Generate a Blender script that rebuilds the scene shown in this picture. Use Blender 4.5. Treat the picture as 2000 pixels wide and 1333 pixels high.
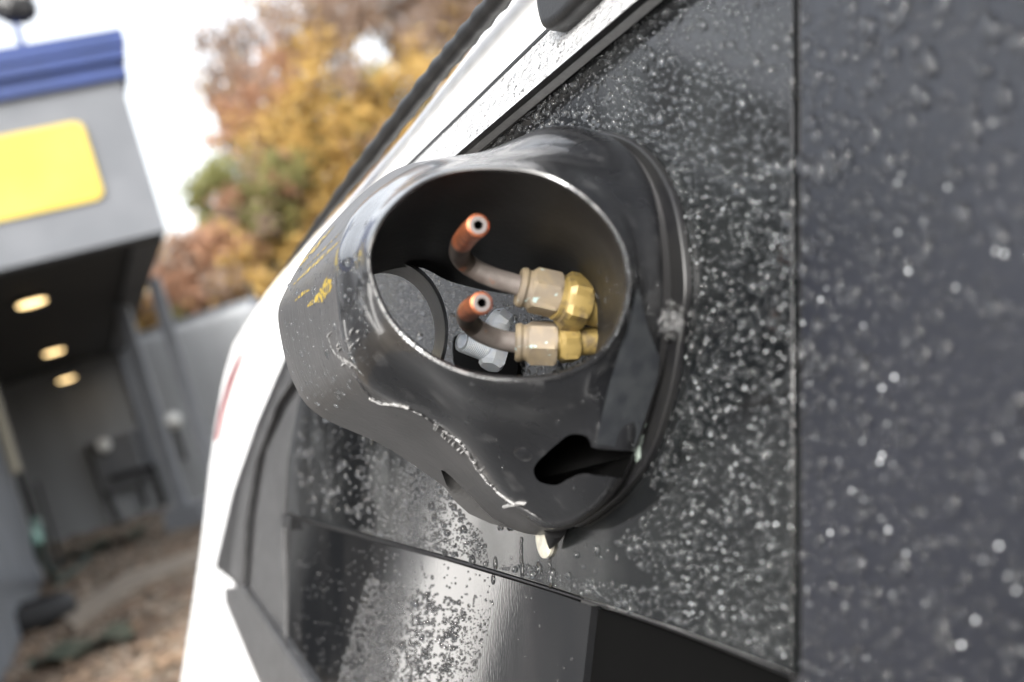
import bpy, bmesh, math, random
import numpy as np
from mathutils import Vector, Matrix, noise
from mathutils.bvhtree import BVHTree
R = math.radians
random.seed(7); rng = np.random.default_rng(7)
scene = bpy.context.scene
for o in list(bpy.data.objects): bpy.data.objects.remove(o)
COL = scene.collection

# ------------------------------------------------------------ camera, world, sun
CAMZ = 1.1
CA, SA = math.cos(R(17.0)), math.sin(R(17.0))
FPX = 2500.0
cam = bpy.data.cameras.new('camera'); camo = bpy.data.objects.new('camera', cam); COL.objects.link(camo)
cam.sensor_width = 36; cam.lens = 36 * FPX / 2000
cam.clip_start = .02; cam.clip_end = 3000
Xc, Yc, Zc = Vector((CA, 0, -SA)), Vector((SA, 0, CA)), Vector((0, -1, 0))
m = Matrix.Identity(4)
for i in range(3): m[i][0], m[i][1], m[i][2] = Xc[i], Yc[i], Zc[i]
m.translation = (0, 0, CAMZ); camo.matrix_world = m
cam.dof.use_dof = True; cam.dof.focus_distance = .64
cam.dof.aperture_fstop = .045 / .0068
cam.dof.aperture_blades = 0
scene.camera = camo

SUN_EL, SUN_AZ = R(30), R(-163)            # azimuth measured from +Y towards +X
world = bpy.data.worlds.new('World'); scene.world = world; world.use_nodes = True
wn = world.node_tree; wn.nodes.clear()
sky = wn.nodes.new('ShaderNodeTexSky'); sky.sky_type = 'NISHITA'; sky.sun_disc = False
sky.sun_elevation = SUN_EL; sky.sun_rotation = SUN_AZ; sky.dust_density = 5; sky.air_density = 1.2
hs = wn.nodes.new('ShaderNodeHueSaturation'); hs.inputs['Saturation'].default_value = .22
bg = wn.nodes.new('ShaderNodeBackground'); bg.inputs['Strength'].default_value = .15
wo = wn.nodes.new('ShaderNodeOutputWorld')
wn.links.new(sky.outputs[0], hs.inputs['Color']); wn.links.new(hs.outputs[0], bg.inputs[0]); wn.links.new(bg.outputs[0], wo.inputs[0])
sl = bpy.data.lights.new('sun', 'SUN'); sl.energy = .75; sl.angle = R(10); sl.color = (1, .985, .96)
so = bpy.data.objects.new('sun', sl); COL.objects.link(so)
sd = Vector((math.sin(SUN_AZ) * math.cos(SUN_EL), math.cos(SUN_AZ) * math.cos(SUN_EL), math.sin(SUN_EL)))
so.rotation_euler = sd.to_track_quat('Z', 'Y').to_euler(); so.location = (0, 0, 20)
scene.view_settings.view_transform = 'Standard'; scene.view_settings.look = 'None'
scene.view_settings.gamma = 1; scene.view_settings.exposure = 1.78
scene.render.engine = 'CYCLES'
scene.cycles.max_bounces = 8; scene.cycles.transmission_bounces = 6
scene.render.resolution_x = 1024; scene.render.resolution_y = 682

# ------------------------------------------------------------ photo geometry helpers
C0 = Vector((0, 0, CAMZ))
def ray(px, py):
    x = (px - 1000) / FPX; y = (666.5 - py) / FPX
    return Vector((CA * x + SA * y, 1, -SA * x + CA * y))
D0 = .5
def W(px, py, d): return C0 + ray(px, py) * (d)              # point at depth d (m)
def Q(px, py, d): return C0 + ray(px, py) * (d * D0)         # depth in units of D0
def cv(v): return Xc * v[0] + Yc * v[1] + Vector((0, 1, 0)) * v[2]
HD = cv((-.387, -.069, 1)).normalized()                      # along the car side, away
SD = cv((.0166, 1, .0755)).normalized()                      # up the car side
NN = HD.cross(SD).normalized()
P0 = Q(1300, 640, 1.0)
if NN.dot(C0 - P0) < 0: NN = -NN
def P(px, py, h=0.):                                         # point at height h (m) above the car side
    r = ray(px, py); t = (NN.dot(P0 - C0) + h) / NN.dot(r)
    return C0 + r * t

# ------------------------------------------------------------ materials
def mat(name, col, rough=.5, metal=0, col2=None, cscale=5, cdetail=4, bump=0, bscale=50, bdist=.001, spec=.5,
        coat=0, emit=None, estr=0, trans=0, ior=1.5, stretch=(1, 1, 1), rough2=None, thr=(.4, .6), col3=None, c3scale=20, c3thr=(.6, .65)):
    m = bpy.data.materials.new(name); m.use_nodes = True
    nt = m.node_tree; b = nt.nodes['Principled BSDF']; L = nt.links.new
    b.inputs['Base Color'].default_value = (*col, 1); b.inputs['Roughness'].default_value = rough
    b.inputs['Metallic'].default_value = metal; b.inputs['Specular IOR Level'].default_value = spec
    b.inputs['Coat Weight'].default_value = coat; b.inputs['Coat Roughness'].default_value = .06
    b.inputs['IOR'].default_value = ior; b.inputs['Transmission Weight'].default_value = trans
    tc = nt.nodes.new('ShaderNodeTexCoord'); mp = nt.nodes.new('ShaderNodeMapping')
    mp.inputs['Scale'].default_value = stretch; L(tc.outputs['Object'], mp.inputs[0])
    def nz(sc, det=4):
        n = nt.nodes.new('ShaderNodeTexNoise'); n.inputs['Scale'].default_value = sc; n.inputs['Detail'].default_value = det
        L(mp.outputs[0], n.inputs['Vector']); return n
    def rng_(n, a, b_, lo=0., hi=1.):
        r = nt.nodes.new('ShaderNodeMapRange'); r.inputs[1].default_value = a; r.inputs[2].default_value = b_
        r.inputs[3].default_value = lo; r.inputs[4].default_value = hi; L(n.outputs[0], r.inputs[0]); return r
    cur = None
    if col2:
        n = nz(cscale, cdetail); r = rng_(n, *thr)
        mx = nt.nodes.new('ShaderNodeMix'); mx.data_type = 'RGBA'
        L(r.outputs[0], mx.inputs['Factor']); mx.inputs[6].default_value = (*col, 1); mx.inputs[7].default_value = (*col2, 1)
        L(mx.outputs[2], b.inputs['Base Color']); cur = mx.outputs[2]
        if rough2 is not None:
            r2 = rng_(n, thr[0], thr[1], rough, rough2); L(r2.outputs[0], b.inputs['Roughness'])
    if col3:
        n = nz(c3scale, 6); r = rng_(n, *c3thr)
        mx = nt.nodes.new('ShaderNodeMix'); mx.data_type = 'RGBA'; L(r.outputs[0], mx.inputs['Factor'])
        if cur: L(cur, mx.inputs[6])
        else: mx.inputs[6].default_value = (*col, 1)
        mx.inputs[7].default_value = (*col3, 1); L(mx.outputs[2], b.inputs['Base Color'])
    if bump:
        n = nz(bscale, 5); bp = nt.nodes.new('ShaderNodeBump'); bp.inputs['Strength'].default_value = bump
        bp.inputs['Distance'].default_value = bdist; L(n.outputs[0], bp.inputs['Height']); L(bp.outputs[0], b.inputs['Normal'])
    if emit:
        b.inputs['Emission Color'].default_value = (*emit, 1); b.inputs['Emission Strength'].default_value = estr
    return m
M = {}
M['water'] = mat('water', (1, 1, 1), 0.0, trans=.997, ior=1.38)
M['glint_bead'] = mat('glint_bead', (.85, .88, .9), .25, coat=.5)  # pale bead colour that stands in for bright glints
M['brightened_water'] = mat('brightened_water', (.9, .93, .95), 0.0, trans=.984, ior=1.38)  # faint white mixed in, standing for sky light caught by the beads
M['white_paint'] = mat('white_paint', (.8, .8, .8), .25, coat=.6)
M['wet_trim'] = mat('wet_trim', (.46, .465, .47), .25, coat=.3, col2=(.42, .425, .43), cscale=300)
M['glass_panel'] = mat('glass_panel', (.005, .0055, .0062), .07, col2=(.011, .012, .012), cscale=14, thr=(.45, .7), rough2=.2, bump=.05, bscale=900, bdist=.0003, spec=.95)
M['lower_panel'] = mat('lower_panel', (.008, .0085, .0095), .025, col2=(.014, .014, .0145), cscale=18, rough2=.07, bump=.08, bscale=700, bdist=.0002, spec=.9, stretch=(1, 1, .15))
M['right_panel'] = mat('right_panel', (.007, .008, .012), .30, col2=(.010, .011, .016), cscale=9, bump=.35, bscale=420, bdist=.0005, spec=.85)
M['black_rubber'] = mat('black_rubber', (.006, .006, .0065), .45, bump=.3, bscale=600, bdist=.0004)
M['gray_trim'] = mat('gray_trim', (.03, .03, .031), .4, col2=(.045, .045, .046), cscale=60, bump=.3, bscale=500, bdist=.0005)
M['dark_trim'] = mat('dark_trim', (.007, .007, .008), .35, col2=(.012, .012, .012), cscale=40, bump=.2, bscale=700, bdist=.0003)
M['recess_shade'] = mat('recess_shade', (.002, .002, .002), .9, spec=.05)  # black colour stands in for shade inside the slot, bores and openings
M['red_lens'] = mat('red_lens', (.22, .006, .01), .15, coat=.5)
M['shell'] = mat('shell_plastic', (.006, .0063, .0075), .24, col2=(.012, .0125, .014), cscale=30, thr=(.35, .75), rough2=.36,
                 bump=.3, bscale=260, bdist=.0004, spec=.4, coat=.55, col3=(.045, .045, .046), c3scale=70, c3thr=(.6, .78))
M['inner'] = mat('inner_plastic', (.006, .006, .0065), .5, col2=(.012, .012, .012), cscale=60, bump=.4, bscale=300, bdist=.0004, spec=.3)
M['cut_face'] = mat('cut_plastic', (.042, .042, .043), .42, col2=(.054, .053, .054), cscale=70, bump=.5, bscale=500, bdist=.0004,
                    stretch=(1, 1, .12), col3=(.02, .02, .02), c3scale=60, c3thr=(.66, .76))
M['sign_reflection'] = mat('yellow_reflection', (.30, .21, .02), .5, col2=(.05, .048, .045), cscale=420, thr=(.44, .56), bump=.4, bscale=500, bdist=.0004)  # speckled yellow standing for the sign reflected on the cover
M['plate'] = mat('plate_plastic', (.018, .020, .024), .45, col2=(.03, .033, .036), cscale=120, bump=.3, bscale=700, bdist=.0003)
M['burr'] = mat('torn_plastic', (.24, .235, .23), .6, col2=(.3, .3, .3), cscale=300, bump=.6, bscale=900, bdist=.0005)
M['scrape'] = mat('pale_scrape', (.30, .295, .29), .6, col2=(.04, .04, .04), cscale=480, thr=(.46, .6), bump=.5, bscale=900, bdist=.0003)
M['copper'] = mat('cut_copper', (.52, .17, .075), .38, metal=.7, col2=(.30, .10, .05), cscale=200, bump=.3, bscale=700, bdist=.0003)
M['pipe'] = mat('oxidised_pipe', (.20, .175, .16), .55, metal=.1, col2=(.11, .09, .08), cscale=90, bump=.3, bscale=900, bdist=.0002, col3=(.28, .12, .06), c3scale=110, c3thr=(.68, .8))
M['scorch'] = mat('scorched_pipe', (.035, .028, .024), .5, col2=(.14, .11, .09), cscale=70, thr=(.42, .68), bump=.3, bscale=900, bdist=.0002, col3=(.25, .09, .04), c3scale=90, c3thr=(.64, .72))
M['pipe_face'] = mat('pipe_face', (.12, .105, .10), .45, metal=0, bump=.2, bscale=900, bdist=.0002)
M['nut'] = mat('tarnished_brass', (.25, .20, .13), .6, metal=.1, col2=(.20, .165, .125), cscale=110, rough2=.6, bump=.4, bscale=600, bdist=.0003, col3=(.36, .48, .46), c3scale=150, c3thr=(.64, .68))
M['brass'] = mat('yellow_brass', (.25, .18, .06), .45, metal=.25, col2=(.11, .08, .04), cscale=170, thr=(.5, .68), rough2=.6, bump=.35, bscale=500, bdist=.0003, col3=(.3, .5, .52), c3scale=120, c3thr=(.68, .72))
M['brass_dark'] = mat('dark_brass', (.13, .10, .06), .5, metal=.3, col2=(.07, .06, .04), cscale=130)
M['white_plastic'] = mat('white_plastic', (.82, .86, .90), .35, col2=(.72, .78, .86), cscale=160, col3=(.08, .07, .05), c3scale=220, c3thr=(.66, .7), bump=.2, bscale=600, bdist=.0003)
M['reflection_disc'] = mat('reflection_disc', (.42, .40, .33), .4, col2=(.3, .29, .25), cscale=200)  # pale colour painting a reflected glow on the panel
M['sealant'] = mat('pale_sealant', (.30, .36, .32), .5, col2=(.12, .14, .13), cscale=150, bump=.6, bscale=400, bdist=.001)
# background
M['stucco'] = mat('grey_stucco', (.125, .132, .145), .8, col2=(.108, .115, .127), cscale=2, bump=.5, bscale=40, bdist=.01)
M['blue'] = mat('blue_metal', (.014, .032, .125), .5, col2=(.012, .028, .105), cscale=3)
M['yellow'] = mat('yellow_sign', (.44, .325, .045), .6, col2=(.45, .34, .06), cscale=1.2)
M['dark_siding'] = mat('dark_siding', (.03, .032, .036), .7, col2=(.024, .026, .03), cscale=2)
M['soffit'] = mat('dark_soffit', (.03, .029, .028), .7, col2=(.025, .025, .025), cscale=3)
M['siding'] = mat('grey_siding', (.38, .395, .41), .6, col2=(.35, .36, .375), cscale=3)
M['wall'] = mat('smooth_wall', (.15, .16, .18), .75, col2=(.13, .14, .155), cscale=2)
M['post'] = mat('post_paint', (.19, .20, .22), .55, col2=(.17, .18, .2), cscale=6)
M['box'] = mat('utility_grey', (.20, .205, .215), .5, col2=(.16, .165, .175), cscale=9)
M['black'] = mat('black_metal', (.015, .015, .016), .45)
M['beige'] = mat('beige_pipe', (.35, .32, .25), .6)
M['globe'] = mat('globe_glass', (.8, .8, .77), .3)
M['lamp'] = mat('canopy_lens', (1, .85, .55), .4, emit=(1, .70, .33), estr=1.6)
M['gravel_ground'] = mat('leafy_gravel', (.085, .07, .055), .95, col2=(.15, .128, .10), cscale=2.2, col3=(.30, .24, .17), c3scale=9, c3thr=(.6, .7), bump=.8, bscale=30, bdist=.03)
M['stone'] = mat('pale_stone', (.30, .25, .20), .9, col2=(.16, .11, .08), cscale=3, thr=(.45, .55))
M['leaf_litter'] = mat('fallen_leaves', (.20, .13, .08), .8, col2=(.09, .065, .045), cscale=2)
M['kerb'] = mat('worn_concrete', (.24, .20, .16), .9, col2=(.18, .15, .12), cscale=3)
M['tan'] = mat('dry_grass', (.13, .105, .055), .95, col2=(.10, .085, .045), cscale=3, bump=.6, bscale=40, bdist=.02)
M['green_mat'] = mat('green_mat', (.05, .065, .045), .8, col2=(.08, .085, .06), cscale=6)
M['teal'] = mat('teal_hose', (.010, .04, .034), .6)
M['tyre'] = mat('tyre', (.012, .012, .013), .7)
M['bark'] = mat('bark', (.07, .05, .04), .9, col2=(.04, .03, .025), cscale=8)
M['asphalt'] = mat('asphalt', (.05, .05, .05), .9, col2=(.065, .065, .065), cscale=20)
def leafmat(name, c):
    m = mat(name, c, .6, spec=.3, col2=tuple(v * .75 for v in c), cscale=1.6)
    b = m.node_tree.nodes['Principled BSDF']; nt = m.node_tree
    tr = nt.nodes.new('ShaderNodeBsdfTranslucent'); mx = nt.nodes.new('ShaderNodeMixShader'); mx.inputs[0].default_value = .45
    tr.inputs[0].default_value = (*c, 1)
    out = [n for n in nt.nodes if n.type == 'OUTPUT_MATERIAL'][0]
    nt.links.new(b.outputs[0], mx.inputs[1]); nt.links.new(tr.outputs[0], mx.inputs[2]); nt.links.new(mx.outputs[0], out.inputs[0]); return m
LEAF = [leafmat('leaf_rust', (.44, .26, .17)), leafmat('leaf_gold', (.54, .37, .13)), leafmat('leaf_olive', (.25, .25, .10)), leafmat('leaf_brown', (.34, .25, .195))]

# ------------------------------------------------------------ object helpers
def thing(name, label, cat, loc, group=None):
    o = bpy.data.objects.new(name, None); COL.objects.link(o); o.location = loc; o.empty_display_size = .05
    o['label'] = label; o['category'] = cat
    if group: o['group'] = group
    return o
def tag(o, label, cat, group=None):
    o['label'] = label; o['category'] = cat
    if group: o['group'] = group
    return o
def make(name, verts, faces, material, parent=None, smooth=False, sharp=40, kind=None, label=None, mats=None, fm=None, origin=None):
    if parent is not None:
        L = Vector(parent.location)
        if parent.parent is not None: L = L + Vector(parent.parent.location)
    elif origin is not None: L = Vector(origin)
    else: L = Vector((0, 0, 0))
    me = bpy.data.meshes.new(name)
    me.from_pydata([tuple(Vector(v) - L) for v in verts], [], faces); me.update()
    for mm in (mats or [material]): me.materials.append(mm)
    if fm: me.polygons.foreach_set('material_index', fm)
    if smooth:
        me.shade_smooth(); me.set_sharp_from_angle(angle=R(sharp))
    o = bpy.data.objects.new(name, me); COL.objects.link(o)
    if parent is not None: o.parent = parent
    elif origin is not None: o.location = L
    if kind: o['kind'] = kind
    if label: o['label'] = label
    return o
def fixn(o):
    bm = bmesh.new(); bm.from_mesh(o.data); bmesh.ops.recalc_face_normals(bm, faces=bm.faces); bm.to_mesh(o.data); bm.free(); return o
class Geo:
    def __init__(s): s.v = []; s.f = []
    def add(s, v, f):
        n = len(s.v); s.v += [Vector(q) for q in v]; s.f += [tuple(i + n for i in g) for g in f]; return s
    def prism(s, pts, vec):
        n = len(pts); a = [Vector(p) for p in pts]; b = [p + (vec if isinstance(vec, Vector) else vec[i]) for i, p in enumerate(a)]
        return s.add(a + b, [tuple(range(n)), tuple(range(2 * n - 1, n - 1, -1))] + [(i, (i + 1) % n, (i + 1) % n + n, i + n) for i in range(n)])
    def box(s, o, ex, ey, ez):                         # corner + three edge vectors
        o = Vector(o); return s.prism([o, o + ex, o + ex + ey, o + ey], ez)
    def loft(s, rings, close=True, capa=False, capb=False):
        n = len(rings[0]); v = [p for r in rings for p in r]; f = []
        for i in range(len(rings) - 1):
            for j in range(n if close else n - 1):
                k = (j + 1) % n; f.append((i * n + j, i * n + k, (i + 1) * n + k, (i + 1) * n + j))
        if capa: f.append(tuple(range(n - 1, -1, -1)))
        if capb: f.append(tuple((len(rings) - 1) * n + j for j in range(n)))
        return s.add(v, f)
    def tube(s, pts, r, seg=12, caps=True):
        pts = [Vector(p) for p in pts]; rs = r if isinstance(r, (list, tuple)) else [r] * len(pts); rings = []
        t = (pts[1] - pts[0]).normalized(); a = t.orthogonal().normalized()
        for i, p in enumerate(pts):
            t = (pts[min(i + 1, len(pts) - 1)] - pts[max(i - 1, 0)]).normalized()
            a = (a - t * a.dot(t)).normalized(); b = t.cross(a)
            rings.append([p + (a * math.cos(2 * math.pi * k / seg) + b * math.sin(2 * math.pi * k / seg)) * rs[i] for k in range(seg)])
        return s.loft(rings, True, caps, caps)
    def turned(s, p0, p1, prof, seg=48, caps=True, up=None, rot=0):   # prof: (t, radius, hexness)
        ax = (p1 - p0); L = ax.length; t = ax / L; a = (up or Vector((0, 0, 1))); a = (a if abs(a.dot(t)) < .98 else t.orthogonal()); a = (a - t * a.dot(t)).normalized(); b = t.cross(a); rings = []
        for (tt, r, hx) in prof:
            ring = []
            for k in range(seg):
                th = 2 * math.pi * k / seg + rot; q = ((th - rot) % (math.pi / 3)) - math.pi / 6
                rr = r * ((1 - hx) + hx * .93 / math.cos(q))
                ring.append(p0 + ax * tt + (a * math.cos(th) + b * math.sin(th)) * rr)
            rings.append(ring)
        return s.loft(rings, True, caps, caps)
    def make(s, name, material, parent=None, **k): return fixn(make(name, s.v, s.f, material, parent, **k))
def crom(pts, n, closed=False):
    pts = [Vector(p) for p in pts]; N = len(pts); out = []
    segs = N if closed else N - 1
    for i in range(segs):
        g = (lambda j: pts[j % N]) if closed else (lambda j: pts[max(0, min(N - 1, j))])
        p0, p1, p2, p3 = g(i - 1), g(i), g(i + 1), g(i + 2)
        for k in range(n):
            t = k / n
            out.append(.5 * ((2 * p1) + (p2 - p0) * t + (2 * p0 - 5 * p1 + 4 * p2 - p3) * t * t + (3 * p1 - p0 - 3 * p2 + p3) * t ** 3))
    if not closed: out.append(pts[-1])
    return out
def plate(name, px, h, thick, material, parent, sm=0, bevel=0, **k):     # sheet lying on the car side
    pts = [P(x, y, h) for x, y in px]
    if sm: pts = crom(pts, sm, True)
    o = Geo().prism(pts, -NN * thick).make(name, material, parent, **k)
    if bevel:
        bm = bmesh.new(); bm.from_mesh(o.data)
        es = [e for e in bm.edges if any(abs(f.normal.dot(NN)) > .9 for f in e.link_faces) and abs(e.verts[0].co.dot(NN) - e.verts[1].co.dot(NN)) < 1e-6 and (e.verts[0].co + Vector(parent.location) - P0).dot(NN) > h - thick / 2]
        bmesh.ops.bevel(bm, geom=es, offset=bevel, segments=4, affect='EDGES', profile=.6)
        for f in bm.faces: f.smooth = abs(f.normal.dot(NN)) < .998
        for e in bm.edges: e.smooth = not (any(abs(f.normal.dot(NN)) > .998 for f in e.link_faces) or e.calc_face_angle(0) > .9)
        bm.to_mesh(o.data); bm.free()
    return o

# ------------------------------------------------------------ ground
def sheet(name, pts, z, material, kind='structure'):
    v = [(x, y, z) for x, y in pts]; return make(name, v, [tuple(range(len(v)))], material, kind=kind)
ground = sheet('ground', [(-900, -900), (900, -900), (900, 1500), (-900, 1500)], 0, M['gravel_ground'])
def gp(px, py, z=0.):                                        # point on the ground under a pixel
    r = ray(px, py); t = (z - CAMZ) / r.z; return C0 + r * t
sheet('asphalt_lot', [(-2.2, -12), (14, -12), (14, 7), (-2.2, 7)], .004, M['asphalt'])
pp = [gp(x, y) for x, y in ((250, 1300), (420, 1170), (520, 1180), (600, 1500), (120, 1500))]
make('dry_grass_verge', [(p.x, p.y, .008) for p in pp], [tuple(range(5))], M['tan'], kind='structure')
pp = [gp(x, y) for x, y in ((120, 1215), (250, 1130), (400, 1080), (400, 1105), (260, 1165), (150, 1240))]
Geo().prism([Vector((p.x, p.y, 0)) for p in pp], Vector((0, 0, .06))).make('concrete_edging', M['kerb'], kind='structure')
# loose stones and fallen leaves over the visible strip
sv, sf, lv, lf = [], [], [], []
ico = bmesh.new(); bmesh.ops.create_icosphere(ico, subdivisions=1, radius=1); icov = [v.co.copy() for v in ico.verts]; icof = [tuple(v.index for v in f.verts) for f in ico.faces]; ico.free()
for i in range(8000):
    px, py = random.uniform(-60, 520), random.uniform(985, 1420)
    g = gp(px, py)
    if g.y > 24.5 or g.y < 0: continue
    if random.random() < .55:
        s = random.uniform(.010, .024) * (1 + g.y / 14); n = len(sv)
        sc = Vector((s * random.uniform(.7, 1.4), s * random.uniform(.7, 1.4), s * .6))
        sv += [Vector((g.x + v.x * sc.x, g.y + v.y * sc.y, s * .3 + v.z * sc.z)) for v in icov]; sf += [tuple(a + n for a in f) for f in icof]
    else:
        s = random.uniform(.02, .045); n = len(lv); a = random.uniform(0, 6.28); t = Vector((math.cos(a), math.sin(a), random.uniform(-.4, .4))) * s; u = Vector((-math.sin(a), math.cos(a), random.uniform(-.4, .4))) * s * .7
        c = g + Vector((0, 0, .05)); lv += [c - t, c + u, c + t, c - u]; lf.append((n, n + 1, n + 2, n + 3))
make('loose_stones', sv, sf, M['stone'], kind='stuff'); make('fallen_leaves', lv, lf, M['leaf_litter'], kind='stuff')

# ------------------------------------------------------------ building with canopy
FU = Vector((-.916, -.40, 0)).normalized(); FW = Vector((-.33, .944, 0)).normalized(); UZ = Vector((0, 0, 1))
HS, HT = 1.94 + CAMZ, 3.54 + CAMZ
cr = Vector((-2.79, 12, 0))
bld = thing('canopy_building', 'grey building with deep canopy, blue stepped cornice and yellow sign panel', 'building', tuple(cr))
Geo().box(cr + UZ * HS, FU * 6, FW * .45, UZ * (HT - HS)).make('fascia', M['stucco'], bld)
Geo().box(cr + UZ * HS + FW * .45, FU * .3, FW * 17.5, UZ * (HT - HS - .2)).make('fascia', M['stucco'], bld)
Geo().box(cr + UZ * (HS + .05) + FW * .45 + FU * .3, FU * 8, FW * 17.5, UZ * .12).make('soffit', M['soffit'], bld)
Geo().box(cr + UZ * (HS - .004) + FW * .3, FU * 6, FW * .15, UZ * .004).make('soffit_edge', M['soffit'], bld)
for z0, z1, out in ((0, .10, .07), (.10, .17, .03), (.17, .29, .10), (.29, .44, .13)):
    Geo().box(cr + UZ * (HT + z0 - .12) - FU * out - FW * out, FU * 6.3, FW * (17.9 + out), UZ * (z1 - z0)).make('cornice', M['blue'], bld)
# yellow sign, rounded
def fpt(px, py, off=0.):
    n = Vector((FW.x, FW.y, 0)); nf = FU.cross(UZ).normalized(); r = ray(px, py); t = (cr - C0).dot(nf) / r.dot(nf) ; return C0 + r * t
NF = FU.cross(UZ).normalized()
if NF.dot(C0 - cr) < 0: NF = -NF
b_, tp = fpt(205, 388), fpt(162, 236)
x1 = (b_ - cr).dot(FU); zb, zt = b_.z, tp.z; x0 = x1 - .0; rr = .09
pts = []
xa, xb = (b_ - cr).dot(FU), 3.6
for cx, cz, a0 in ((xa + rr, zb + rr, 180), (xb - rr, zb + rr, 270), (xb - rr, zt - rr, 0), (xa + rr, zt - rr, 90)):
    for k in range(6):
        a = R(a0 + k * 18); pts.append(cr + FU * (cx + rr * math.cos(a)) + UZ * (cz + rr * math.sin(a) - 0) )
pts2 = [p + NF * .002 for p in pts]
Geo().prism(pts2, NF * .035).make('sign_panel', M['yellow'], bld)
for px, py in ((62, 592), (105, 688), (130, 741)):
    r = ray(px, py); g = C0 + r * min(23.0, (HS - CAMZ) / r.z); g.z += .03
    f = Geo().turned(g + UZ * .02, g - UZ * .03, [(0, .19, 0), (1, .19, 0)], seg=24).make('light_fitting', M['black'], bld)
    Geo().turned(g - UZ * .03, g - UZ * .05, [(0, .155, 0), (.6, .15, 0), (1, .10, 0)], seg=24).make('canopy_light', M['lamp'], bld)
# canopy post
pq = C0 + ray(352, 716) * 15.5; base = Vector((pq.x, pq.y, 0))
Geo().box(base + Vector((-.07, -.07, 0)), Vector((.14, 0, 0)), Vector((0, .14, 0)), UZ * (HS + .06)).make('post', M['post'], bld)
Geo().box(base + Vector((-.2, -.2, 0)), Vector((.4, 0, 0)), Vector((0, .4, 0)), UZ * .35).make('post_base', M['post'], bld)
pq = gp(372, 1030); base = Vector((pq.x, pq.y, 0))
Geo().box(base + Vector((-.07, -.07, 0)), Vector((.14, 0, 0)), Vector((0, .14, 0)), UZ * (HS + .06)).make('post', M['post'], bld)
Geo().box(base + Vector((-.25, -.2, 0)), Vector((.5, 0, 0)), Vector((0, .4, 0)), UZ * .3).make('post_base', M['post'], bld)
# near wall with downpipe
c1 = gp(88, 1140); wc = Vector((c1.x, c1.y, 0))
Geo().box(wc + FU * .02, -FW * 9, FU * .3, UZ * (HS + .04)).make('side_wall', M['wall'], bld)
Geo().box(wc - FW * .01, FU * 3.0, FW * .2, UZ * (HS + .04)).make('end_wall', M['siding'], bld)
q = wc - FW * 1.4 + Vector((.12, 0, 0)); Geo().tube([q + UZ * 1.3, q + UZ * 2.9], .06, 10).make('downpipe', M['beige'], bld)
q = wc - FW * .2 + Vector((.1, 0, 0)); Geo().tube([q + UZ * .1, q + UZ * 2.9], .05, 10).make('conduit', M['black'], bld)
# taller wing and added white block further left (seen only as reflections in the wet panels)
wg = cr + FU * 6.2 + FW * .6
Geo().box(wg, FU * 16, FW * 12, UZ * 7.9).make('tall_wing', M['dark_siding'], bld)
az = R(39.6); q = Vector((-5.42, 6.4, 0))
blk = Geo().box(q, Vector((.67, 0, 0)), Vector((0, .3, 0)), UZ * 2.05).make('reflector_block', M['white_paint'], None, origin=q)  # white block added out of view to reflect brightly in the lower panel
tag(blk, 'tall white cabinet added out of view on the left for its bright reflection', 'reflector')
# roof pole with dark bracket
rp = cr + FU * .76 + UZ * (HT + .32) + FW * .1
t = thing('roof_pole', 'thin blue pole with ragged black lamp head rising above the blue cornice', 'lamp pole', tuple(rp))
topp = rp + UZ * .40
Geo().tube([rp, topp], [.035, .028], 8).make('pole', M['blue'], t)
g = Geo(); g.turned(topp - UZ * .05 - FU * .22, topp + UZ * .12 + FU * .22, [(0, .05, 0), (.15, .13, 0), (.5, .16, 0), (.85, .10, 0), (1, .04, 0)], seg=14)
g.box(topp + Vector((-.1, -.1, .05)), Vector((.3, 0, 0)), Vector((0, .2, 0)), UZ * .22); g.make('lamp_head', M['black'], t)
rg = [topp + FU * (-.75 + .5 * math.cos(a)) + UZ * (.36 + .12 * math.sin(a)) for a in [k * math.pi / 10 for k in range(21)]]
Geo().tube(rg, .02, 6, False).make('ring', M['post'], t)

# rear wall with lap siding
ra = gp(110, 1082); rb = C0 + ray(476, 640) * 23.0
A = Vector((ra.x - 3.0, ra.y * .98 + 1.0, 0)); A = Vector((-12.2, 24.4, 0)); B = Vector((-4.35, 23.6, 0)); WH = 3.2
wall = thing('siding_wall', 'grey lap siding wall behind the canopy with trees showing above it', 'wall', tuple(B))
dv = (A - B).normalized(); nw = Vector((dv.y, -dv.x, 0)); nw = nw if nw.y < 0 else -nw; LW = (A - B).length
Geo().box(B, dv * LW, -nw * .2, UZ * WH).make('wall_core', M['siding'], wall)
me = None
for i in range(16):
    z = i * .2
    if me is None:
        g = Geo(); a = B + nw * .002; g.prism([a, a + nw * .10, a + UZ * .19 + nw * .008, a + UZ * .19], dv * LW); o = g.make('siding_board', M['siding'], wall); me = o
    else:
        o = me.copy(); COL.objects.link(o); o.parent = wall; o.location = Vector((0, 0, z))
Geo().box(B - dv * .08 + nw * .06, dv * .16, -nw * .3, UZ * (WH + .04)).make('corner_trim', M['post'], wall)
Geo().box(B + UZ * (WH + .004) + nw * .05, dv * LW, -nw * .3, UZ * .08).make('coping', M['post'], wall)
Geo().tube([B + UZ * (WH + .08), B + UZ * (WH + .35)], .06, 8).make('finial', M['black'], wall)
for px in (350,): pass
def wpt(px, py, off=.1):
    n = nw; r = ray(px, py); tt = (B + nw * off - C0).dot(n) / r.dot(n); return C0 + r * tt
def wbox(name, px0, py0, w, h, d, material, parent=None, **k):
    p = wpt(px0, py0, .05); return Geo().box(p - UZ * h, -dv * w, nw * d, UZ * h).make(name, material, parent, **k)
p = wpt(188, 862); eb = thing('meter_box', 'grey utility meter box on the siding wall under a pale round meter', 'utility box', tuple(p))
wbox('box_body', 186, 862, .85, .95, .3, M['box'], eb); wbox('conduit', 205, 985, .55, 1.5, .14, M['siding'], eb)
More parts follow.
